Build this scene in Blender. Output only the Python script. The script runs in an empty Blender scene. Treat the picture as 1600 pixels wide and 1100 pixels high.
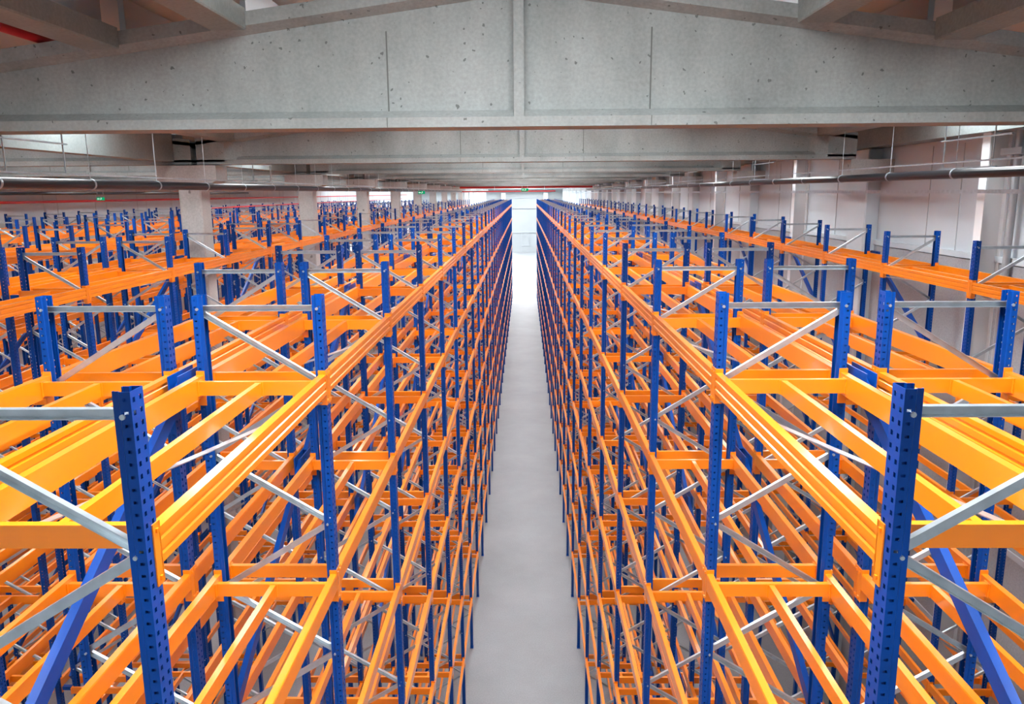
import bpy, bmesh, math, random
from mathutils import Vector, Matrix
random.seed(7)
scene = bpy.context.scene
COL = scene.collection
H = 12.1                      # camera height above the floor

# ---------------------------------------------------------------- camera
cam_data = bpy.data.cameras.new('camera')
cam = bpy.data.objects.new('camera', cam_data)
COL.objects.link(cam)
_f = 1240.0
cam_data.sensor_width = 36.0
cam_data.lens = _f / 1600.0 * 36.0
cam_data.clip_start = 0.05
cam_data.clip_end = 400
right = Vector((0.99984963, 0.01541619, -0.00794141))
down = Vector((-0.00475192, -0.19685294, -0.98042151))
fwd = Vector((-0.01667766, 0.98031182, -0.19675008))
m = Matrix((right, -down, -fwd)).transposed().to_4x4()
m.translation = Vector((0, 0, H))
cam.matrix_world = m
scene.camera = cam

# ---------------------------------------------------------------- world, exposure
world = bpy.data.worlds.new('world')
scene.world = world
world.use_nodes = True
bg = world.node_tree.nodes['Background']
bg.inputs[0].default_value = (0.80, 0.88, 1.0, 1)
bg.inputs[1].default_value = 1.0
scene.view_settings.view_transform = 'Standard'
scene.view_settings.look = 'None'
scene.view_settings.gamma = 1
scene.view_settings.use_curve_mapping = False
scene.view_settings.exposure = -0.12
SKY = 34.0                    # brightness of the roof lights

# ---------------------------------------------------------------- materials
def mat(name, color, rough=0.5, metal=0.0, var=0.0, scale=4.0, spec=None, coat=0.0):
    mt = bpy.data.materials.new(name)
    mt.use_nodes = True
    nt = mt.node_tree
    b = nt.nodes['Principled BSDF']
    b.inputs['Base Color'].default_value = (*color, 1)
    b.inputs['Roughness'].default_value = rough
    b.inputs['Metallic'].default_value = metal
    if coat:
        b.inputs['Coat Weight'].default_value = coat
        b.inputs['Coat Roughness'].default_value = 0.14
    if var:
        tc = nt.nodes.new('ShaderNodeTexCoord')
        nz = nt.nodes.new('ShaderNodeTexNoise')
        nz.inputs['Scale'].default_value = scale
        nz.inputs['Detail'].default_value = 5
        nt.links.new(tc.outputs['Object'], nz.inputs['Vector'])
        cr = nt.nodes.new('ShaderNodeValToRGB')
        cr.color_ramp.elements[0].position = 0.3
        cr.color_ramp.elements[1].position = 0.7
        cr.color_ramp.elements[0].color = (*[c * (1 - var) for c in color], 1)
        cr.color_ramp.elements[1].color = (*[min(1, c * (1 + var)) for c in color], 1)
        nt.links.new(nz.outputs['Fac'], cr.inputs['Fac'])
        nt.links.new(cr.outputs['Color'], b.inputs['Base Color'])
    return mt

def concrete(name, color, pits=True, streak=0.12, scale=0.8, pit_scale=3.0, rough=0.85):
    mt = bpy.data.materials.new(name)
    mt.use_nodes = True
    nt = mt.node_tree
    N, Lk = nt.nodes, nt.links
    b = N['Principled BSDF']
    b.inputs['Roughness'].default_value = rough
    tc = N.new('ShaderNodeTexCoord')
    mp = N.new('ShaderNodeMapping')
    mp.inputs['Scale'].default_value = (1.0, 1.0, 0.45)
    Lk.new(tc.outputs['Object'], mp.inputs['Vector'])
    n1 = N.new('ShaderNodeTexNoise')
    n1.inputs['Scale'].default_value = scale
    n1.inputs['Detail'].default_value = 8
    n1.inputs['Roughness'].default_value = 0.65
    Lk.new(mp.outputs['Vector'], n1.inputs['Vector'])
    cr = N.new('ShaderNodeValToRGB')
    cr.color_ramp.elements[0].position = 0.3
    cr.color_ramp.elements[1].position = 0.72
    cr.color_ramp.elements[0].color = (*[c * (1 - streak * 1.6) for c in color], 1)
    cr.color_ramp.elements[1].color = (*[c * (1 + streak) for c in color], 1)
    Lk.new(n1.outputs['Fac'], cr.inputs['Fac'])
    out = cr.outputs['Color']
    n2 = N.new('ShaderNodeTexNoise')
    n2.inputs['Scale'].default_value = 30
    n2.inputs['Detail'].default_value = 4
    Lk.new(tc.outputs['Object'], n2.inputs['Vector'])
    mx0 = N.new('ShaderNodeMix'); mx0.data_type = 'RGBA'; mx0.blend_type = 'OVERLAY'
    mx0.inputs[0].default_value = 0.25
    Lk.new(out, mx0.inputs[6]); Lk.new(n2.outputs['Fac'], mx0.inputs[7])
    out = mx0.outputs[2]
    if pits:
        vo = N.new('ShaderNodeTexVoronoi')
        vo.inputs['Scale'].default_value = pit_scale
        nd = N.new('ShaderNodeTexNoise'); nd.inputs['Scale'].default_value = 22
        Lk.new(tc.outputs['Object'], nd.inputs['Vector'])
        va = N.new('ShaderNodeVectorMath'); va.operation = 'MULTIPLY_ADD'
        Lk.new(nd.outputs['Color'], va.inputs[0])
        va.inputs[1].default_value = (0.06, 0.06, 0.06)
        Lk.new(tc.outputs['Object'], va.inputs[2])
        Lk.new(va.outputs[0], vo.inputs['Vector'])
        # pit size varies with the cell colour
        sp = N.new('ShaderNodeSeparateColor')
        Lk.new(vo.outputs['Color'], sp.inputs[0])
        mm = N.new('ShaderNodeMath'); mm.operation = 'MULTIPLY_ADD'; mm.inputs[1].default_value = 0.22; mm.inputs[2].default_value = -0.045
        Lk.new(sp.outputs[0], mm.inputs[0])
        lt = N.new('ShaderNodeMath'); lt.operation = 'LESS_THAN'
        Lk.new(vo.outputs['Distance'], lt.inputs[0]); Lk.new(mm.outputs[0], lt.inputs[1])
        mx = N.new('ShaderNodeMix'); mx.data_type = 'RGBA'
        mf = N.new('ShaderNodeMath'); mf.operation = 'MULTIPLY'; mf.inputs[1].default_value = 0.8
        Lk.new(lt.outputs[0], mf.inputs[0]); Lk.new(mf.outputs[0], mx.inputs[0])
        Lk.new(out, mx.inputs[6]); mx.inputs[7].default_value = (*[c * 0.3 for c in color], 1)
        out = mx.outputs[2]
    Lk.new(out, b.inputs['Base Color'])
    bp = N.new('ShaderNodeBump'); bp.inputs['Strength'].default_value = 0.15; bp.inputs['Distance'].default_value = 0.02
    Lk.new(n1.outputs['Fac'], bp.inputs['Height'])
    Lk.new(bp.outputs['Normal'], b.inputs['Normal'])
    return mt

def emitter(name, color, strength):
    mt = bpy.data.materials.new(name)
    mt.use_nodes = True
    nt = mt.node_tree
    nt.nodes.clear()
    e = nt.nodes.new('ShaderNodeEmission')
    e.inputs[0].default_value = (*color, 1); e.inputs[1].default_value = strength
    o = nt.nodes.new('ShaderNodeOutputMaterial')
    nt.links.new(e.outputs[0], o.inputs[0])
    return mt

M = {}
M['blue'] = mat('blue_paint', (0.0003, 0.050, 0.275), 0.34, var=0.12, scale=3)
M['blue'].node_tree.nodes['Principled BSDF'].inputs['Specular IOR Level'].default_value = 0.22
M['orange'] = mat('orange_paint', (0.87, 0.222, 0.003), 0.30, var=0.05, scale=2, coat=0.6)
M['zinc'] = mat('galvanised_steel', (0.50, 0.56, 0.60), 0.33, 0.8, var=0.12, scale=12)
M['girder'] = concrete('girder_concrete', (0.26, 0.28, 0.275), pit_scale=11, streak=0.2)
M['purlin'] = concrete('purlin_concrete', (0.23, 0.265, 0.26), pits=False)
M['column'] = concrete('column_concrete', (0.42, 0.42, 0.41), pit_scale=3)
M['floor'] = concrete('floor_concrete', (0.255, 0.265, 0.28), pits=False, streak=0.10, scale=0.35, rough=0.45)
M['endwall'] = mat('end_wall_panel', (0.34, 0.36, 0.37), 0.7, var=0.05, scale=0.3)
M['wall'] = mat('wall_panel', (0.52, 0.57, 0.61), 0.6, var=0.05, scale=0.6)
M['deck'] = mat('roof_deck', (0.40, 0.43, 0.41), 0.7, var=0.05, scale=0.7)
M['white'] = mat('white_paint', (0.72, 0.74, 0.75), 0.5)
M['trimgrey'] = mat('grey_steel', (0.36, 0.38, 0.40), 0.5, 0.2)
M['black'] = mat('black_plastic', (0.012, 0.014, 0.017), 0.3)
M['black'].node_tree.nodes['Principled BSDF'].inputs['Specular IOR Level'].default_value = 0.3
M['red'] = mat('red_paint', (0.52, 0.012, 0.02), 0.4)
M['plinth'] = concrete('plinth_concrete', (0.36, 0.37, 0.39), pits=False, streak=0.06)
M['joint'] = mat('formwork_joint', (0.11, 0.115, 0.11), 0.9)
M['rubber'] = mat('dark_joint', (0.03, 0.03, 0.03), 0.8)
M['sky'] = emitter('daylight_panel', (0.93, 0.97, 1.0), SKY)
M['skydim'] = emitter('window_daylight', (0.93, 0.97, 1.0), 0.9)
M['sign'] = emitter('exit_sign_green', (0.0, 0.42, 0.16), 0.9)
M['signwhite'] = emitter('exit_sign_white', (0.85, 1.0, 0.9), 1.2)

# ---------------------------------------------------------------- mesh helpers
class MB:
    def __init__(s):
        s.v = []; s.f = []
    def box(s, x0, x1, y0, y1, z0, z1):
        n = len(s.v)
        s.v += [(x0,y0,z0),(x1,y0,z0),(x1,y1,z0),(x0,y1,z0),(x0,y0,z1),(x1,y0,z1),(x1,y1,z1),(x0,y1,z1)]
        s.f += [(n,n+3,n+2,n+1),(n+4,n+5,n+6,n+7),(n,n+1,n+5,n+4),(n+1,n+2,n+6,n+5),(n+2,n+3,n+7,n+6),(n+3,n,n+4,n+7)]
        return s
    def loft(s, rings, close=True):
        """rings: lists of points, same count; side faces and both end caps"""
        n = len(s.v); k = len(rings[0])
        for r in rings: s.v += [tuple(p) for p in r]
        for i in range(len(rings) - 1):
            for j in range(k):
                a = n + i*k + j; b = n + i*k + (j+1) % k
                s.f.append((a, b, b + k, a + k))
        if close:
            s.f.append(tuple(n + j for j in reversed(range(k))))
            s.f.append(tuple(n + (len(rings)-1)*k + j for j in range(k)))
        return s
    def prism(s, poly, a, b, axis):
        """poly in the two other axes (in xyz order), extruded from a to b on the axis"""
        def pt(p, t):
            return {'x': (t, p[0], p[1]), 'y': (p[0], t, p[1]), 'z': (p[0], p[1], t)}[axis]
        return s.loft([[pt(p, a) for p in poly], [pt(p, b) for p in poly]])
    def bar(s, p, q, w, h, up=(0, 0, 1)):
        p, q = Vector(p), Vector(q)
        d = (q - p).normalized()
        side = d.cross(Vector(up)).normalized()
        u = side.cross(d).normalized()
        r = []
        for c in (p, q):
            r.append([c - side*w/2 - u*h/2, c + side*w/2 - u*h/2, c + side*w/2 + u*h/2, c - side*w/2 + u*h/2])
        return s.loft(r)
    def chan(s, p, q, w, h, t=0.004, up=(0, 0, 1)):
        """open channel from p to q: web towards -side, flanges up and down"""
        p, q = Vector(p), Vector(q)
        d = (q - p).normalized()
        side = d.cross(Vector(up)).normalized()
        u = side.cross(d).normalized()
        prof = [(-w/2,-h/2),(w/2,-h/2),(w/2,-h/2+t),(-w/2+t,-h/2+t),(-w/2+t,h/2-t),(w/2,h/2-t),(w/2,h/2),(-w/2,h/2)]
        return s.loft([[c + side*a + u*b for a, b in prof] for c in (p, q)])
    def tube(s, p, q, r, n=12):
        p, q = Vector(p), Vector(q)
        d = (q - p).normalized()
        a = d.orthogonal().normalized(); b = d.cross(a)
        return s.loft([[c + (a*math.cos(2*math.pi*i/n) + b*math.sin(2*math.pi*i/n))*r for i in range(n)] for c in (p, q)])
    def add(s, o, off=(0, 0, 0)):
        n = len(s.v)
        s.v += [(x+off[0], y+off[1], z+off[2]) for x, y, z in o.v]
        s.f += [tuple(i + n for i in f) for f in o.f]
        return s
    def mesh(s, name, material, smooth=False):
        me = bpy.data.meshes.new(name)
        me.from_pydata(s.v, [], s.f)
        bm = bmesh.new(); bm.from_mesh(me)
        bmesh.ops.recalc_face_normals(bm, faces=bm.faces)
        bm.to_mesh(me); bm.free()
        me.materials.append(material)
        if smooth:
            me.shade_smooth()
            try: me.set_sharp_from_angle(angle=math.radians(40))
            except Exception: pass
        return me

def link(name, data, parent=None, loc=(0, 0, 0), **props):
    o = bpy.data.objects.new(name, data)
    COL.objects.link(o)
    o.location = loc
    if parent is not None: o.parent = parent
    for k, v in props.items(): o[k] = v
    return o

def struct(name, mb, material, label=None, category=None, smooth=False, loc=(0,0,0), group=None):
    o = link(name, mb.mesh(name, material, smooth), loc=loc, kind='structure')
    if label: o['label'] = label
    if category: o['category'] = category
    if group: o['group'] = group
    return o

def thing(name, mb, material, label, category, group=None, smooth=False, loc=(0,0,0)):
    o = link(name, mb.mesh(name, material, smooth) if mb else None, loc=loc, label=label, category=category)
    if group: o['group'] = group
    return o

# ---------------------------------------------------------------- dimensions
Y0 = 2.85            # first upright frame
BAY = 2.785
NF = 33              # frames in a row
FD = 0.93            # frame depth
TOP = H - 0.705      # top of the posts
LV = [H - 1.25 - 1.56*k for k in range(7)]     # top of the connectors
GY = [8.1 + 9.1*n for n in range(-2, 18)]      # near face of each girder
XW_R, XW_L, Y_NEAR, Y_FAR = 7.75, -22.4, -14.0, 165.0
XL, XR = -6.95, 6.95   # girder ends of the main span
GBOT = H + 0.64

# ---------------------------------------------------------------- shell
struct('floor', MB().box(XW_L, XW_R, Y_NEAR, Y_FAR, -0.2, 0), M['floor'], 'bare grey concrete floor of the warehouse', 'floor')

def wall_with_panels(name, x, sgn, label):
    w = MB().box(min(x, x+sgn*0.25), max(x, x+sgn*0.25), Y_NEAR, Y_FAR, 0, H+3.5)
    o = struct(name, w, M['wall'], label, 'wall')
    j = MB()
    y = Y_NEAR + 1.2
    n = 0
    while y < 120:
        j.box(min(x, x-sgn*0.012), max(x, x-sgn*0.012), y-0.006, y+0.006, 0, H+0.8)
        y += (1.1, 3.45)[n % 2]; n += 1
    link('panel_joint', j.mesh('panel_joint', M['trimgrey']), o)
    l = MB()
    for z in (H-1.13, H-3.4, H-5.7, H-8.0):
        l.box(min(x, x-sgn*0.07), max(x, x-sgn*0.07), Y_NEAR, Y_FAR, z-0.05, z+0.05)
    link('ledge', l.mesh('ledge', M['wall']), o)
    return o
wall_with_panels('wall_right', XW_R, 1, 'white panelled wall with steel posts and thin ledges')
wall_with_panels('wall_left', XW_L, -1, 'pale panelled wall beyond the farthest racks')
struct('wall_back', MB().box(XW_L, XW_R, Y_FAR, Y_FAR+0.3, 0, H+3.5), M['endwall'], 'white end wall at the far end of the aisle', 'wall')
wf = MB().box(XW_L, XW_R, Y_NEAR-0.3, Y_NEAR, 0, H-5).box(XW_L, XW_R, Y_NEAR-0.3, Y_NEAR, H+1.5, H+3.5)
for a, b in ((XW_L, -21), (-12, -9), (0-0.6, 0.6), (7, XW_R)):
    wf.box(a, b, Y_NEAR-0.3, Y_NEAR, H-5, H+1.5)
struct('wall_front', wf, M['wall'])
for n, (a, b) in enumerate(((-21, -12), (-9, -0.6), (0.6, 7))):
    struct('window_%d' % (n+1), MB().box(a, b, Y_NEAR-0.2, Y_NEAR-0.15, H-5, H+1.5), M['skydim'])

# roof: two pitched spans, with roof lights let in
def roof_z(x):
    if x > -7.2: return H + 2.55 - 0.132*abs(x - 0.0)
    return H + 2.55 - 0.132*abs(x + 14.3)
XB = [XW_L, -7.2, XW_R]
LIGHTS = [(-19.6,-17.9), (-15.4,-13.2), (-10.6,-8.6), (-7.15,-6.62), (-5.7,-4.9), (-2.4,2.4), (4.9,5.7), (6.62,7.15)]
XB = sorted(set(XB + [-14.3, 0.0] + [x for l in LIGHTS for x in l]))
deck = MB()
BY = [(g + 3.7, g + 5.9) if g < 85 else (g + 2.5, g + 7.0) for g in GY]
def spans(a):
    return BY
def slab(x0, x1, y0, y1, mb, t=0.1):
    za, zb = roof_z(x0 + 1e-4), roof_z(x1 - 1e-4)
    mb.loft([[(x0,y0,za),(x1,y0,zb),(x1,y0,zb+t),(x0,y0,za+t)], [(x0,y1,za),(x1,y1,zb),(x1,y1,zb+t),(x0,y1,za+t)]])
wn = 4
for a, b in zip(XB[:-1], XB[1:]):
    lit = any(l[0] - 1e-6 <= a and b <= l[1] + 1e-6 for l in LIGHTS)
    if not lit:
        slab(a, b, Y_NEAR, Y_FAR, deck)
    else:
        y = Y_NEAR
        for p, q in spans(a):
            if q > Y_FAR: break
            if p < Y_NEAR: continue
            slab(a, b, y, p, deck); y = q
        slab(a, b, y, Y_FAR, deck)
struct('ceiling', deck, M['deck'], 'pale roof deck above the concrete girders', 'roof')
for l in LIGHTS:
    g = MB()
    cuts = sorted(set([l[0], l[1]] + [x for x in (-14.3, 0.0) if l[0] < x < l[1]]))
    for p, q in spans(l[0]):
        if q > Y_FAR or p < Y_NEAR: continue
        for a, b in zip(cuts[:-1], cuts[1:]):
            za, zb = roof_z(a + 1e-4) + .06, roof_z(b - 1e-4) + .06
            g.loft([[(a,p,za),(b,p,zb),(b,p,zb+.02),(a,p,za+.02)], [(a,q,za),(b,q,zb),(b,q,zb+.02),(a,q,za+.02)]])
    struct('window_%d' % wn, g, M['sky'], 'row of bright roof lights along the warehouse', 'skylight'); wn += 1

# ---------------------------------------------------------------- girders
def girder_mesh(x0, x1, y, ribs=True):
    xc = (x0 + x1)/2
    FW, IN = 0.46, 0.13
    tp = lambda x: H + 2.09 - 0.132*abs(x - xc)
    mb = MB()
    # bottom flange
    mb.box(x0, x1, y, y+FW, GBOT, GBOT+0.095)
    # haunch (bevel) between flange and web, then the web
    za, zb = GBOT+0.095, GBOT+0.17
    xa, xb = x0 + 0.85, x1 - 0.85
    mb.loft([[(xa,y,za),(xa,y+FW,za),(xa,y+FW-IN,zb),(xa,y+IN,zb)], [(xb,y,za),(xb,y+FW,za),(xb,y+FW-IN,zb),(xb,y+IN,zb)]])
    def seg(a, b, ya, yb, z0a, z0b, z1a, z1b):
        mb.loft([[(a,ya,z0a),(a,yb,z0a),(a,yb,z1a),(a,ya,z1a)], [(b,ya,z0b),(b,yb,z0b),(b,yb,z1b),(b,ya,z1b)]])
    for a, b in ((xa, xc), (xc, xb)):
        seg(a, b, y+IN, y+FW-IN, GBOT+0.12, GBOT+0.12, tp(a)-0.05, tp(b)-0.05)
    # top flange with sloping underside
    for a, b in ((x0, xc), (xc, x1)):
        ra, rb = tp(a), tp(b)
        mb.loft([[(a,y,ra-.13),(a,y+IN,ra-.19),(a,y+FW-IN,ra-.19),(a,y+FW,ra-.13),(a,y+FW,ra),(a,y,ra)],
                 [(b,y,rb-.13),(b,y+IN,rb-.19),(b,y+FW-IN,rb-.19),(b,y+FW,rb-.13),(b,y+FW,rb),(b,y,rb)]])
    # solid end blocks
    for a, b in ((x0, xa-0.25), (xb+0.25, x1)):
        seg(a, b, y, y+FW, GBOT+.05, GBOT+.05, tp(a)-.06, tp(b)-.06)
    # tapered transition
    for a, b, f in ((xa-0.25, xa+0.1, 0), (xb-0.1, xb+0.25, 1)):
        A = [(a,y+(IN if f else 0),GBOT+.07),(a,y+FW-(IN if f else 0),GBOT+.07),(a,y+FW-(IN if f else 0),tp(a)-.08),(a,y+(IN if f else 0),tp(a)-.08)]
        B = [(b,y+(0 if f else IN),GBOT+.07),(b,y+FW-(0 if f else IN),GBOT+.07),(b,y+FW-(0 if f else IN),tp(b)-.08),(b,y+(0 if f else IN),tp(b)-.08)]
        mb.loft([A, B])
    return mb, tp, xc, FW, IN

GIRD_ORD = ['deep pitched concrete girder closest to the camera, filling the top of the picture',
            'second concrete girder, spanning just beneath the deep front girder',
            'third concrete girder spanning behind the second one',
            'fourth concrete girder spanning behind the third one']
for n, y in enumerate(GY):
    if y > Y_FAR - 2: continue
    k = n - 2
    for side, (a, b) in enumerate(((XL, XR), (-21.3, XL - 0.12))):
        mb, tp, xc, FW, IN = girder_mesh(a, b, y)
        if side == 0:
            lab = GIRD_ORD[k] if 0 <= k < 4 else 'distant concrete girder in the receding row above the aisle'
        else:
            lab = ('concrete girder across the racks beyond the columns, abutting the second main girder' if k == 1 else
                   'far concrete girder spanning the racks beyond the concrete columns')
        g = struct('concrete_girder', mb, M['girder'], lab, 'girder')
        if not (side == 0 and 0 <= k < 4) and not (side == 1 and k == 1):
            g['group'] = 'distant girders over the aisle' if side == 0 else 'distant girders beyond the columns'
        if k > 6: continue
        r = MB().box(xc-0.10, xc+0.0, y+0.004, y+IN+0.05, GBOT+0.09, tp(xc)-0.1)
        link('stiffener', r.mesh('stiffener', M['girder']), g)
        s = MB()
        for dx in (-1.35, 1.25):
            s.box(xc+dx-0.007, xc+dx+0.007, y+IN-0.006, y+IN+0.02, GBOT+0.165, tp(xc+dx)-0.35)
            s.box(xc+dx-0.004, xc+dx+0.004, y-0.002, y+0.02, GBOT+0.001, GBOT+0.095)
        link('formwork_joint', s.mesh('formwork_joint', M['joint']), g)

# bearing joints between the two spans, valley beam, wall-head beam
def beam_run(name, x0, x1, z0, z1, label, material):
    struct(name, MB().box(x0, x1, Y_NEAR, Y_FAR, z0, z1), material, label, 'beam')
vb = MB()
for g, g2 in zip(GY[:-1], GY[1:]):
    if g > Y_FAR - 8: break
    vb.box(-7.72, -7.42, g+0.5, g2-0.04, H+0.70, H+1.3)
struct('valley_beam', vb, M['purlin'], 'long concrete valley beam running along the heads of the columns', 'beam')
struct('edge_beam', MB().box(7.25, XW_R-.01, Y_NEAR, Y_FAR-.01, H+0.88, H+1.45), M['purlin'], 'long concrete edge beam along the top of the panelled wall', 'beam')

# purlins: trapezoid beams lying along the building on the girders
PX = [-6.28, -4.11, -2.86, 2.79, 4.10, 6.28]
def purlin(xc, y0, y1, z):
    poly = [(xc-0.165, z), (xc+0.165, z), (xc+0.175, z+0.015), (xc+0.175, z+0.20), (xc-0.175, z+0.20), (xc-0.175, z+0.015)]
    rail = MB().prism([(xc-0.07, z+.20), (xc+0.07, z+.20), (xc+0.07, z+.23), (xc+0.03, z+.24), (xc+0.03, z+.58), (xc-0.03, z+.58), (xc-0.03, z+.24), (xc-.07, z+.23)], y0, y1, 'y')
    return MB().prism(poly, y0, y1, 'y'), rail
def add_purlin(x, y0, y1, z):
    a, b = purlin(x, y0, y1, z)
    o = struct('roof_purlin', a, M['purlin'], 'concrete purlin lying along the roof between girders', 'purlin', group='concrete roof purlins')
    link('roof_rail', b.mesh('roof_rail', M['trimgrey']), o)
for n, (g, g2) in enumerate(zip(GY[:-1], GY[1:])):
    if g > 80: break
    for x in PX:
        add_purlin(x, g+0.47, g2-0.01, H + 2.09 - 0.132*abs(x) - 0.15)
    for x in (-8.9, -11.2, -12.7, -15.9, -17.5, -20):
        add_purlin(x, g+0.47, g2-0.01, H + 2.09 - 0.132*abs(x + 14.1) - 0.15)

# ---------------------------------------------------------------- columns
CORD = ['square concrete column with pitted face, first of the row behind the racks',
        'second square concrete column of the row',
        'third square concrete column of the row',
        'fourth square concrete column of the row', 'fifth square concrete column of the row']
k = 0
for g in GY[1:]:
    if g > 150: break
    y = g - 0.05
    c = MB()
    b = 0.025
    x0, x1, ya, yb = -7.38, -6.90, y, y+0.52
    c.prism([(x0+b,ya),(x1-b,ya),(x1,ya+b),(x1,yb-b),(x1-b,yb),(x0+b,yb),(x0,yb-b),(x0,ya+b)], 0, H+0.18, 'z')
    lab = 'column'
    vis = g > 10
    lab = (CORD[k] if k < 5 else 'distant concrete column far down the row') if vis else 'square concrete column behind the camera'
    o = struct('concrete_column', c, M['column'], lab, 'column')
    if vis and k >= 5: o['group'] = 'distant concrete columns'
    if vis: k += 1
    hd = MB().prism([(-7.78,H+.62),(-7.78,H+.30),(-7.45,H+.16),(-6.85,H+.16),(-6.52,H+.30),(-6.52,H+.62)], y-0.06, y+0.58, 'y')
    link('column_head', hd.mesh('column_head', M['column']), o)
wk = 0
for g in GY[1:]:
    if g > 150: break
    c = MB().prism([(7.47,g+.55),(7.745,g+.55),(7.745,g+1.45),(7.47,g+1.45),(7.445,g+1.42),(7.445,g+.58)], 0, H+0.86, 'z')
    o = struct('wall_column', c, M['wall'], 'broad concrete pier built against the panelled wall', 'column', group='concrete piers of the panelled wall')
    hd = MB().box(6.84, 7.745, g-0.03, g+0.56, H+0.20, H+0.63)
    link('column_head', hd.mesh('column_head', M['column']), o)
struct('trim_2', MB().box(XW_R-0.045, XW_R-0.002, Y_NEAR+.01, Y_FAR-.2, 0.01, H-1.2), M['plinth'], 'grey concrete plinth below the ledge of the panelled wall', 'plinth')
for n in range(-1, 15):
    y = 13.05 + 9.1*n
    c = MB()
    c.box(7.36, 7.385, y, y+0.22, 0, H+0.9).box(7.70, 7.74, y, y+0.22, 0, H+0.9).box(7.385, 7.70, y+0.10, y+0.12, 0, H+0.9)
    struct('steel_column', c, M['white'], 'white steel column standing against the panelled wall', 'column', group='white steel wall columns')

# ---------------------------------------------------------------- pallet racks
def post_mesh(s, holes=True):
    """upright of folded perforated steel; aisle face at x=0, opening towards +x*s"""
    mb = MB()
    t = 0.0025
    # outline of the sheet (x inwards, y), as a polyline of strips
    pl = [(0.072,-0.030),(0.072,-0.041),(0.048,-0.041),(0.042,-0.050),(0.0,-0.050),(0.0,0.050),(0.042,0.050),(0.048,0.041),(0.072,0.041),(0.072,0.030)]
    def off(i):
        # inner offset point of vertex i
        a = Vector(pl[max(i-1,0)]); b = Vector(pl[i]); c = Vector(pl[min(i+1,len(pl)-1)])
        n = Vector((0,0))
        for p, q in ((a,b),(b,c)):
            d = q - p
            if d.length > 1e-9:
                d.normalize(); n += Vector((-d.y, d.x))
        n.normalize()
        return n
    inner = []
    for i, p in enumerate(pl):
        n = off(i)
        # inside lies towards the profile's middle
        q = Vector(p) + n*t*1.3
        q2 = Vector(p) - n*t*1.3
        m0 = Vector((0.04, 0.0))
        inner.append(tuple(q if (q-m0).length < (q2-m0).length else q2))
    V, F = mb.v, mb.f
    def quad(p, q, z0, z1, dy=None):
        n = len(V)
        V.extend([(s*p[0],p[1],z0),(s*q[0],q[1],z0),(s*q[0],q[1],z1),(s*p[0],p[1],z1)])
        F.append((n,n+1,n+2,n+3))
    for i in range(len(pl)-1):
        p, q = pl[i], pl[i+1]; pi, qi = inner[i], inner[i+1]
        if holes and i in (4, 3, 5):
            us = [0, .15, .33, .67, .85, 1.0] if i == 4 else [0, .30, .72, 1.0]
            hs = (1, 3) if i == 4 else (1,)
            lerp = lambda a, b, u: (a[0]+(b[0]-a[0])*u, a[1]+(b[1]-a[1])*u)
            z = 0.02; ph = 0.05
            hh = 0.020 if i == 4 else 0.012
            while z + ph <= TOP:
                for (P, Q) in ((p, q), (pi, qi)):
                    quad(P, Q, z, z+ph-hh)
                    for j in range(len(us)-1):
                        if j in hs: continue
                        quad(lerp(P,Q,us[j]), lerp(P,Q,us[j+1]), z+ph-hh, z+ph)
                # hole rims
                for j in hs:
                    a, b = lerp(p,q,us[j]), lerp(p,q,us[j+1]); ai, bi = lerp(pi,qi,us[j]), lerp(pi,qi,us[j+1])
                    za, zb = z+ph-hh, z+ph
                    n = len(V)
                    for (u, w) in ((a,ai),(b,bi)):
                        V.extend([(s*u[0],u[1],za),(s*w[0],w[1],za),(s*w[0],w[1],zb),(s*u[0],u[1],zb)])
                        F.append((n,n+1,n+2,n+3)); n += 4
                z += ph
            for (P, Q) in ((p, q), (pi, qi)):
                quad(P, Q, 0, 0.02); quad(P, Q, z, TOP)
        else:
            quad(p, q, 0, TOP); quad(pi, qi, 0, TOP)
        # top rim
        n = len(V)
        V.extend([(s*p[0],p[1],TOP),(s*q[0],q[1],TOP),(s*qi[0],qi[1],TOP),(s*pi[0],pi[1],TOP)])
        F.append((n,n+1,n+2,n+3))
    return mb

def raw_mesh(mb, name, material):
    me = bpy.data.meshes.new(name)
    me.from_pydata(mb.v, [], mb.f)
    me.materials.append(material)
    return me

def simple_post(s, x):
    mb = MB()
    pl = [(0.072,-0.041),(0.048,-0.041),(0.042,-0.050),(0,-0.050),(0,0.050),(0.042,0.050),(0.048,0.041),(0.072,0.041),(0.066,0.034),(0.045,0.034),(0.038,0.044),(0.004,0.044),(0.004,-0.044),(0.038,-0.044),(0.045,-0.034),(0.066,-0.034)]
    mb.prism([(x + s*a, b) for a, b in pl], 0, TOP, 'z')
    return mb

# brace nodes down the frame, first node on the spine side
def brace_segs(s):
    segs = []
    z = H - 0.83; side = 1
    xs = {0: 0.045, 1: FD-0.045}
    while z - 0.54 > 0.25:
        segs.append(((s*xs[side], z), (s*xs[1-side], z-0.52)))
        z -= 0.54; side = 1 - side
    return segs

PLATE = 0.258
def beam_body(s, x, k):
    """x: outer face, s: direction inwards, z relative to the plate's top"""
    mb = MB()
    y0, y1 = 0.055, BAY - 0.055
    o = -0.006*s
    h = 0.15 if k == 0 else 0.125
    zt = -0.03
    if k == 0:
        pr = [(0,0),(0,.032),(.009,.038),(.009,.050),(0,.056),(0,.094),(.009,.100),(.009,.112),(0,.118),(0,.15),(.05,.15),(.05,0)]
    else:
        pr = [(0,0),(0,.117),(.004,h),(.05,h),(.05,0)]
    mb.prism([(x + o + s*a, zt - h + b) for a, b in pr], y0, y1, 'y')
    return mb

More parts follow.
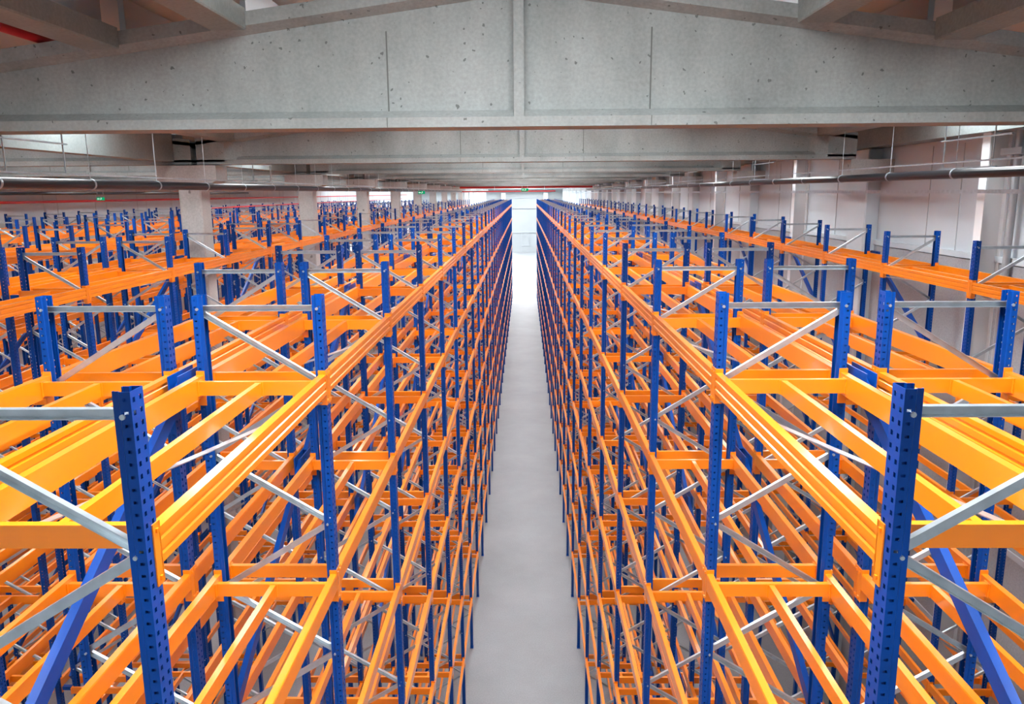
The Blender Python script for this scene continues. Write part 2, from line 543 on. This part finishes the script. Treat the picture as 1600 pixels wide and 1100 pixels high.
def beam_conn(s, x, end):
    """L-shaped connector at end 0 (start) or 1"""
    mb = MB()
    y = 0.05 if end == 0 else BAY - 0.05
    e = -1 if end == 0 else 1
    xo = x - 0.007*s
    a, b = sorted((xo, xo + 0.006*s))
    ya, yb = sorted((y - e*0.012, y + e*0.046))
    mb.box(a, b, ya, yb, -PLATE, 0)
    a, b = sorted((xo, xo + 0.058*s))
    ya, yb = sorted((y - e*0.001, y - e*0.006))
    mb.box(a, b, ya, yb, -PLATE, 0)
    # bolt heads
    for z in (-0.03, -PLATE+0.03):
        xa, xb = sorted((xo, xo - 0.008*s))
        yc = y + e*0.022
        mb.box(xa, xb, yc-0.008, yc+0.008, z-0.008, z+0.008)
    return mb

def crossbar(s):
    mb = MB()
    a, b = sorted((s*0.046, s*(FD-0.046)))
    mb.box(a, b, -0.02, 0.02, -0.155, -0.055)
    for x in (s*0.049, s*(FD-0.049)):
        mb.box(x-0.004, x+0.004, -0.035, 0.035, -0.16, -0.05)
    return mb

def midrail(s):
    mb = MB()
    mb.box(s*0.45-0.02, s*0.45+0.02, 0.172, BAY-0.172, -0.16, -0.06)
    mb.box(s*0.45-0.032, s*0.45+0.032, 0.170, 0.175, -0.16, -0.06)
    mb.box(s*0.45-0.032, s*0.45+0.032, BAY-0.175, BAY-0.170, -0.16, -0.06)
    return mb

CACHE = {}
def cached(key, fn):
    if key not in CACHE: CACHE[key] = fn()
    return CACHE[key]

def meshes(s):
    d = {}
    d['post_a'] = raw_mesh(post_mesh(s), 'perforated_post', M['blue'])
    pb = post_mesh(-s); pb.v = [(x + s*FD, y, z) for x, y, z in pb.v]
    d['post_b'] = raw_mesh(pb, 'perforated_post', M['blue'])
    fp = MB().box(-0.045+s*.036, 0.045+s*.036, -0.075, 0.075, 0, 0.008)
    fp.add(MB().box(-0.045+s*(FD-.036), 0.045+s*(FD-.036), -0.075, 0.075, 0, 0.008))
    d['foot'] = fp.mesh('foot_plate', M['blue'])
    a, b = sorted((s*0.03, s*(FD-0.03)))
    zt = H - 0.80
    d['top_brace'] = MB().chan((a,0,zt),(b,0,zt),0.034,0.042).add(MB().tube((s*.035,-.058,zt),(s*.035,.058,zt),.011,8)).add(MB().tube((s*(FD-.035),-.058,zt),(s*(FD-.035),.058,zt),.011,8)).mesh('top_brace', M['zinc'])
    allb = MB().chan((a,0,zt),(b,0,zt),0.034,0.042)
    segs = brace_segs(s)
    for i, (p, q) in enumerate(segs):
        allb.chan((p[0],0,p[1]),(q[0],0,q[1]),0.030,0.040)
    d['segs'] = segs
    br = {}
    for i in (0, 1):
        p, q = segs[i]
        br[i] = MB().chan((p[0],0,0),(q[0],0,q[1]-p[1]),0.030,0.040).add(MB().tube((q[0],-.056,q[1]-p[1]-.01),(q[0],.056,q[1]-p[1]-.01),.009,8)).mesh('diagonal_brace', M['zinc'])
    d['brace'] = br
    ff = simple_post(s, 0).add(simple_post(-s, s*FD))
    me = ff.mesh('upright_frame', M['blue'])
    nblue = len(me.polygons)
    n = len(ff.v)
    far = MB().add(ff).add(allb)
    me = bpy.data.meshes.new('upright_frame')
    me.from_pydata(far.v, [], far.f)
    me.materials.append(M['blue']); me.materials.append(M['zinc'])
    for i, p in enumerate(me.polygons):
        if i >= len(ff.f): p.material_index = 1
    bm = bmesh.new(); bm.from_mesh(me); bmesh.ops.recalc_face_normals(bm, faces=bm.faces); bm.to_mesh(me); bm.free()
    d['frame_far'] = me
    for k in (0, 1):
        for r in (0, 1):
            sx, x = (s, 0) if r == 0 else (-s, s*FD)
            body = beam_body(sx, x, k)
            c0, c1 = beam_conn(sx, x, 0), beam_conn(sx, x, 1)
            d['body', k, r] = body.mesh('beam', M['orange'])
            d['conn', 0, r] = c0.mesh('beam_connector', M['orange'])
            d['conn', 1, r] = c1.mesh('beam_connector', M['orange'])
            full = MB().add(body).add(c0).add(c1)
            d['fullmb', k, r] = full
            d['full', k, r] = full.mesh('beam', M['orange'])
    d['crossmb'] = crossbar(s); d['cross'] = d['crossmb'].mesh('crossbar', M['orange'])
    d['railmb'] = midrail(s); d['rail'] = d['railmb'].mesh('centre_rail', M['orange'])
    return d
MS = {1: meshes(1), -1: meshes(-1)}

def cols_hit(x0, x1, y0, y1):
    """does a member at these extents run through a concrete column"""
    if x1 < -7.40 or x0 > -6.88: return False
    for g in GY[1:]:
        if y1 > g - 0.07 and y0 < g + 0.49: return True
    return False

def visible(p):
    v = Vector(p) - Vector((0, 0, H))
    z = v.dot(fwd)
    if z < 0.3: return False
    x = 800 + _f*v.dot(right)/z; y = 550 + _f*v.dot(down)/z
    return -160 < x < 1760 and -100 < y < 1250

def make_rack(X, s, label, detail, deep, spine=False, group='rows of blue and orange pallet racks'):
    """X: aisle face, s: direction of the depth, detail: frames built piece by piece, deep: penalty per level for what counts as large"""
    d = MS[s]
    root = link('pallet_rack', None, loc=(X, Y0, 0), label=label, category='pallet rack', group=group)
    for i in range(NF):
        y = i*BAY
        if i < detail:
            fr = link('upright_frame', None, root, (0, y, 0))
            link('post', d['post_a'], fr); link('post', d['post_b'], fr)
            link('foot_plate', d['foot'], fr)
            link('top_brace', d['top_brace'], fr)
            for j, (p, q) in enumerate(d['segs']):
                link('diagonal_brace', d['brace'][j % 2], fr, (0, 0, p[1]))
        else:
            link('upright_frame', d['frame_far'], root, (0, y, 0))
    beams, crosses, rails = [], [], []
    for i in range(NF-1):
        for k, z in enumerate(LV):
            for r in (0, 1):
                xr = X + s*(0 if r == 0 else FD)
                if cols_hit(xr-0.06, xr+0.06, Y0+i*BAY, Y0+(i+1)*BAY): continue
                beams.append((i, k, r))
            rails.append((i, k))
            crosses.append((i, k, 0)); crosses.append((i, k, 1))
    def keyf(i, k, x, dy=1.4):
        p = (x, Y0+i*BAY+dy, LV[k])
        dist = (Vector(p)-Vector((0,0,H))).length
        return dist + deep*k + (0 if visible((x, Y0+(i+1)*BAY, LV[k])) else 1000)
    beams.sort(key=lambda b: keyf(b[0], b[1], X + s*FD*b[2]))
    rails.sort(key=lambda b: keyf(b[0], b[1], X + s*.45))
    crosses.sort(key=lambda b: keyf(b[0], b[1], X + s*.45, BAY*b[2]))
    rest = MB()
    for n, (i, k, r) in enumerate(beams):
        kk = 0 if k == 0 else 1
        if n < 100:
            if i < 2 and detail > 4:
                b = link('beam', d['body', kk, r], root, (0, i*BAY, LV[k]))
                link('beam_connector', d['conn', 0, r], b); link('beam_connector', d['conn', 1, r], b)
            else:
                link('beam', d['full', kk, r], root, (0, i*BAY, LV[k]))
        else:
            rest.add(d['fullmb', kk, r], (0, i*BAY, LV[k]))
    if rest.v: link('beam', rest.mesh('beam', M['orange']), root, kind='stuff')
    rest = MB()
    for n, (i, k) in enumerate(rails):
        if n < 100: link('centre_rail', d['rail'], root, (0, i*BAY, LV[k]))
        else: rest.add(d['railmb'], (0, i*BAY, LV[k]))
    link('centre_rail', rest.mesh('centre_rail', M['orange']), root, kind='stuff')
    rest = MB()
    for n, (i, k, e) in enumerate(crosses):
        y = i*BAY + (0.15 if e == 0 else BAY - 0.15)
        if n < 100: link('crossbar', d['cross'], root, (0, y, LV[k]))
        else: rest.add(d['crossmb'], (0, y, LV[k]))
    link('crossbar', rest.mesh('crossbar', M['orange']), root, kind='stuff')
    if spine:
        # blue diagonal bracing with gusset plates behind the rack
        xs = s*(FD + 0.10)
        c = 0
        for i in range(NF-1):
            for k in range(0, 6):
                if (i + k) % 2: continue
                if i > 14 and k > 1: continue
                za, zb = LV[k] - 0.10, LV[k+1] - 0.05
                ya, yb = (i+1)*BAY - 0.08, i*BAY + 0.10
                if cols_hit(X+xs-.1, X+xs+.1, Y0+yb, Y0+ya): continue
                if c >= 100: break
                c += 1
                b = link('spine_brace', MB().bar((xs, ya, za), (xs, yb, zb), 0.05, 0.105).mesh('spine_brace', M['blue']), root)
                if i < 12:
                    g = MB()
                    for e in (-0.034, 0.034):
                        g.box(xs+e-0.004, xs+e+0.004, ya-0.16, ya+0.26, za-0.10, za+0.10)
                    g.tube((xs-.05, ya+.02, za+.02), (xs+.05, ya+.02, za+.02), .012, 8)
                    g.tube((xs-.05, ya+.15, za-.03), (xs+.05, ya+.15, za-.03), .012, 8)
                    link('gusset_plate', g.mesh('gusset_plate', M['blue']), b)
        # galvanised plan braces across the bays at the top
        for i in range(0, 8):
            pb = MB().bar((s*0.05, (i+1)*BAY-0.05, LV[0]-0.24), (s*(FD-0.03), i*BAY+0.3, LV[0]-0.24), 0.045, 0.006)
            link('plan_brace', pb.mesh('plan_brace', M['zinc']), root)
        sp = MB()
        for i in range(NF):
            for k in (0, 2, 4, 6):
                a, b = sorted((s*(FD+0.004), s*(FD+0.183)))
                sp.box(a, b, i*BAY-0.03, i*BAY+0.03, LV[k]-0.19, LV[k]-0.13)
        link('row_spacer', sp.mesh('row_spacer', M['blue']), root, kind='stuff')
    return root

make_rack(-1.45, -1, 'tall pallet rack lining the central aisle, on the concrete column side', 10, 0.0, True)
make_rack(1.37, 1, 'tall pallet rack lining the central aisle, on the panelled wall side', 10, 0.0, True)
make_rack(-3.505, 1, 'pallet rack standing back to back behind the column-side aisle rack', 8, 0.0)
make_rack(3.465, -1, 'pallet rack standing back to back behind the wall-side aisle rack', 8, 0.0)
make_rack(-6.25, -1, 'pallet rack passing directly in front of the concrete columns', 8, 3.0, True)
make_rack(6.25, 1, 'single pallet rack standing against the white panelled wall', 8, 3.0, True)
make_rack(-8.33, 1, 'pallet rack standing just behind the row of concrete columns', 8, 8.0)
make_rack(-11.12, -1, 'pallet rack across the first aisle beyond the concrete columns, facing them', 6, 14.0, True)
make_rack(-13.2, 1, 'pallet rack back to back behind the first rack beyond the column-side aisle', 5, 14.0)
make_rack(-16.0, -1, 'pallet rack across the second aisle beyond the concrete columns', 4, 14.0)
make_rack(-18.08, 1, 'pallet rack back to back with the one across the second far aisle', 4, 14.0)
make_rack(-20.9, -1, 'farthest pallet rack standing against the pale wall with the red pipe', 3, 14.0)

# ---------------------------------------------------------------- pipes and fittings
def pipe(name, x, z, r, material, label, category, y0=Y_NEAR+.3, y1=92, clamps=None, cz=None, up=0.5):
    t = thing(name, MB().tube((x,y0,z),(x,y1,z),r,20), material, label, category, smooth=True)
    if clamps:
        n = 0
        y = clamps[0]
        while y < min(y1, 60):
            c = MB().tube((x,y-.02,z),(x,y+.02,z),r+.008,20)
            c.bar((x,y,z+r),(x,y,z+up),.008,.008,(0,1,0))
            link('pipe_clamp', c.mesh('pipe_clamp', M['zinc']), t)
            y += clamps[1]
    return t
pipe('drain_pipe', -6.25, H+.165, .072, M['black'], 'black drain pipe hanging along the concrete column heads', 'pipe', clamps=(1.1, 2.1), up=.97, y1=80)
pipe('drain_pipe', 6.25, H+.215, .068, M['black'], 'black drain pipe hanging above the rack by the panelled wall', 'pipe', clamps=(1.4, 2.1), up=.92, y1=80)
thing('conduit', MB().box(7.24,7.33,Y_NEAR+.3,120,H-.07,H-.01), M['zinc'], 'thin galvanised conduit rail running along the panelled wall', 'conduit')
thing('conduit', MB().box(-6.16,-6.13,Y_NEAR+.3,90,H+.28,H+.30), M['zinc'], 'thin conduit running just above the black drain pipe by the columns', 'conduit')
thing('conduit', MB().box(6.02,6.05,Y_NEAR+.3,90,H+.36,H+.38), M['zinc'], 'thin conduit running just above the black pipe near the panelled wall', 'conduit')
pipe('sprinkler_pipe', -21.9, H-.24, .06, M['red'], 'red sprinkler pipe running low along the far pale wall', 'pipe', y1=150)
pipe('sprinkler_pipe', -13.95, H-.57, .03, M['red'], 'thin red pipe just above the farther racks behind the columns', 'pipe', y0=34.5, clamps=(35.63, 9.1), up=1.25)
pipe('drain_pipe', -20.6, H+.13, .07, M['black'], 'black pipe under the girders over the farthest racks', 'pipe', y1=60)
pipe('sprinkler_main', -4.78, H+1.525, .045, M['red'], 'red pipe under the roof above the front girder, on the column side', 'pipe', y0=-12, y1=16)
pipe('sprinkler_main', 4.52, H+1.555, .045, M['red'], 'red pipe under the roof above the front girder, on the panelled wall side', 'pipe', y0=-12, y1=16)
t = thing('sprinkler_main', MB().tube((-7.43,84,H+.62),(7.26,84,H+.62),.17,16), M['red'], 'thick red pipe crossing above the far end of the central aisle', 'pipe', smooth=True)
t = thing('sprinkler_pipe', MB().tube((-6.7,81.15,H+.14),(3.1,81.15,H+.14),.06,12), M['red'], 'thinner red pipe crossing below the thick one at the aisle end', 'pipe', smooth=True)
link('pipe_rod', MB().bar((-3,81.15,H+.18),(-3,81.15,GBOT+.01),.03,.03,(0,1,0)).bar((2,81.15,H+.18),(2,81.15,GBOT+.01),.03,.03,(0,1,0)).mesh('pipe_rod', M['zinc']), t)

def exit_sign(x, y, z, w, label):
    t = link('exit_sign', None, loc=(x, y, z), label=label, category='exit sign')
    h = w*0.42
    link('sign_panel', MB().box(-w/2,w/2,0,.05,-h/2,h/2).mesh('sign_panel', M['sign']), t)
    ar = MB().prism([(-w*.42,0),(-w*.28,-h*.28),(-w*.28,-h*.1),(-w*.08,-h*.1),(-w*.08,h*.1),(-w*.28,h*.1),(-w*.28,h*.28)], -.006, -.001, 'y')
    # running figure: head, body, legs, arm
    ar.prism([(w*.12+math.cos(a)*h*.1, h*.3+math.sin(a)*h*.1) for a in [i*math.pi/4 for i in range(8)]], -.006, -.001, 'y')
    ar.bar((w*.12,-.004,h*.18),(w*.06,-.004,-h*.08),.004,h*.14,(1,0,0)).bar((w*.06,-.004,-h*.06),(w*.16,-.004,-h*.2),.004,h*.09,(1,0,0)).bar((w*.06,-.004,-h*.06),(-w*.04,-.004,-h*.3),.004,h*.09,(1,0,0)).bar((w*.12,-.004,h*.14),(w*.22,-.004,0),.004,h*.07,(1,0,0))
    link('pictogram', ar.mesh('pictogram', M['signwhite']), t)
    link('hanger', MB().bar((-w*.4,.025,h/2),(-w*.4,.025,roof_z(x)-z+.05),.02,.02,(0,1,0)).bar((w*.4,.025,h/2),(w*.4,.025,roof_z(x)-z+.05),.02,.02,(0,1,0)).mesh('hanger', M['zinc']), t)
exit_sign(.03, 78, H+.26, .66, 'green exit sign hanging above the far end of the central aisle')
exit_sign(-5.8, 45.5, H+.05, .38, 'green exit sign hanging beside the distant concrete columns')
exit_sign(-20.1, 38.0, H-.13, .36, 'green exit sign near the pale wall over the farthest racks')

t = thing('downpipe', MB().tube((7.62,12.72,0),(7.62,12.72,H+.88),.055,14), M['trimgrey'], 'dark grey downpipe beside the white steel column by the front of the panelled wall', 'pipe', smooth=True)
link('junction_box', MB().box(7.50,7.74,12.45,12.99,H+.52,H+.62).mesh('junction_box', M['trimgrey']), t)
# U-shaped hangers along the pipes, thin galvanised rods
def trapeze(x, y, side, label, group):
    t = thing('pipe_hanger', MB().bar((x,y,H+.30),(x,y,H+1.12),.016,.016,(0,1,0)).bar((x,y+1.3,H+.30),(x,y+1.3,H+1.12),.016,.016,(0,1,0)).bar((x,y-.1,H+.30),(x,y+1.4,H+.30),.03,.02).bar((x,y-.4,H+.71),(x,y+1.4,H+.71),.03,.02), M['zinc'], label, 'pipe hanger', group)
for y in (9.9, 19, 28, 37.2, 46.3):
    trapeze(-6.37, y, -1, 'galvanised hanger frame above the black pipe by the columns', 'pipe hangers by the columns')
for y in (11.2, 21.3, 30.4, 39.5, 48.6):
    trapeze(6.37, y, 1, 'galvanised hanger frame above the black pipe by the panelled wall', 'pipe hangers by the wall')

# ---------------------------------------------------------------- far end wall
for x in (-4.3, 4.3):
    struct('steel_column', MB().box(x-.45,x+.45,Y_FAR-.6,Y_FAR-.1,0,H), M['white'], 'white column on the end wall, %s of the aisle' % ('column side' if x < 0 else 'panelled side'), 'column')
struct('trim_1', MB().box(-22,7.5,Y_FAR-.15,Y_FAR,4.0,4.25).box(-22,7.5,Y_FAR-.15,Y_FAR,H-1.1,H-.9).box(-22,7.5,Y_FAR-.15,Y_FAR,H-3.2,H-3), M['trimgrey'], 'grey horizontal rails on the end wall', 'trim')
d = struct('door_1', MB().box(-.55,.75,Y_FAR-.1,Y_FAR,0,4.0), M['endwall'], 'pale door in the end wall at the end of the aisle', 'door')
link('door_frame', MB().box(-.7,-.55,Y_FAR-.2,Y_FAR,0,4.05).box(.75,.9,Y_FAR-.2,Y_FAR,0,4.05).box(-.55,.75,Y_FAR-.2,Y_FAR,1.3,1.45).mesh('door_frame', M['trimgrey']), d)
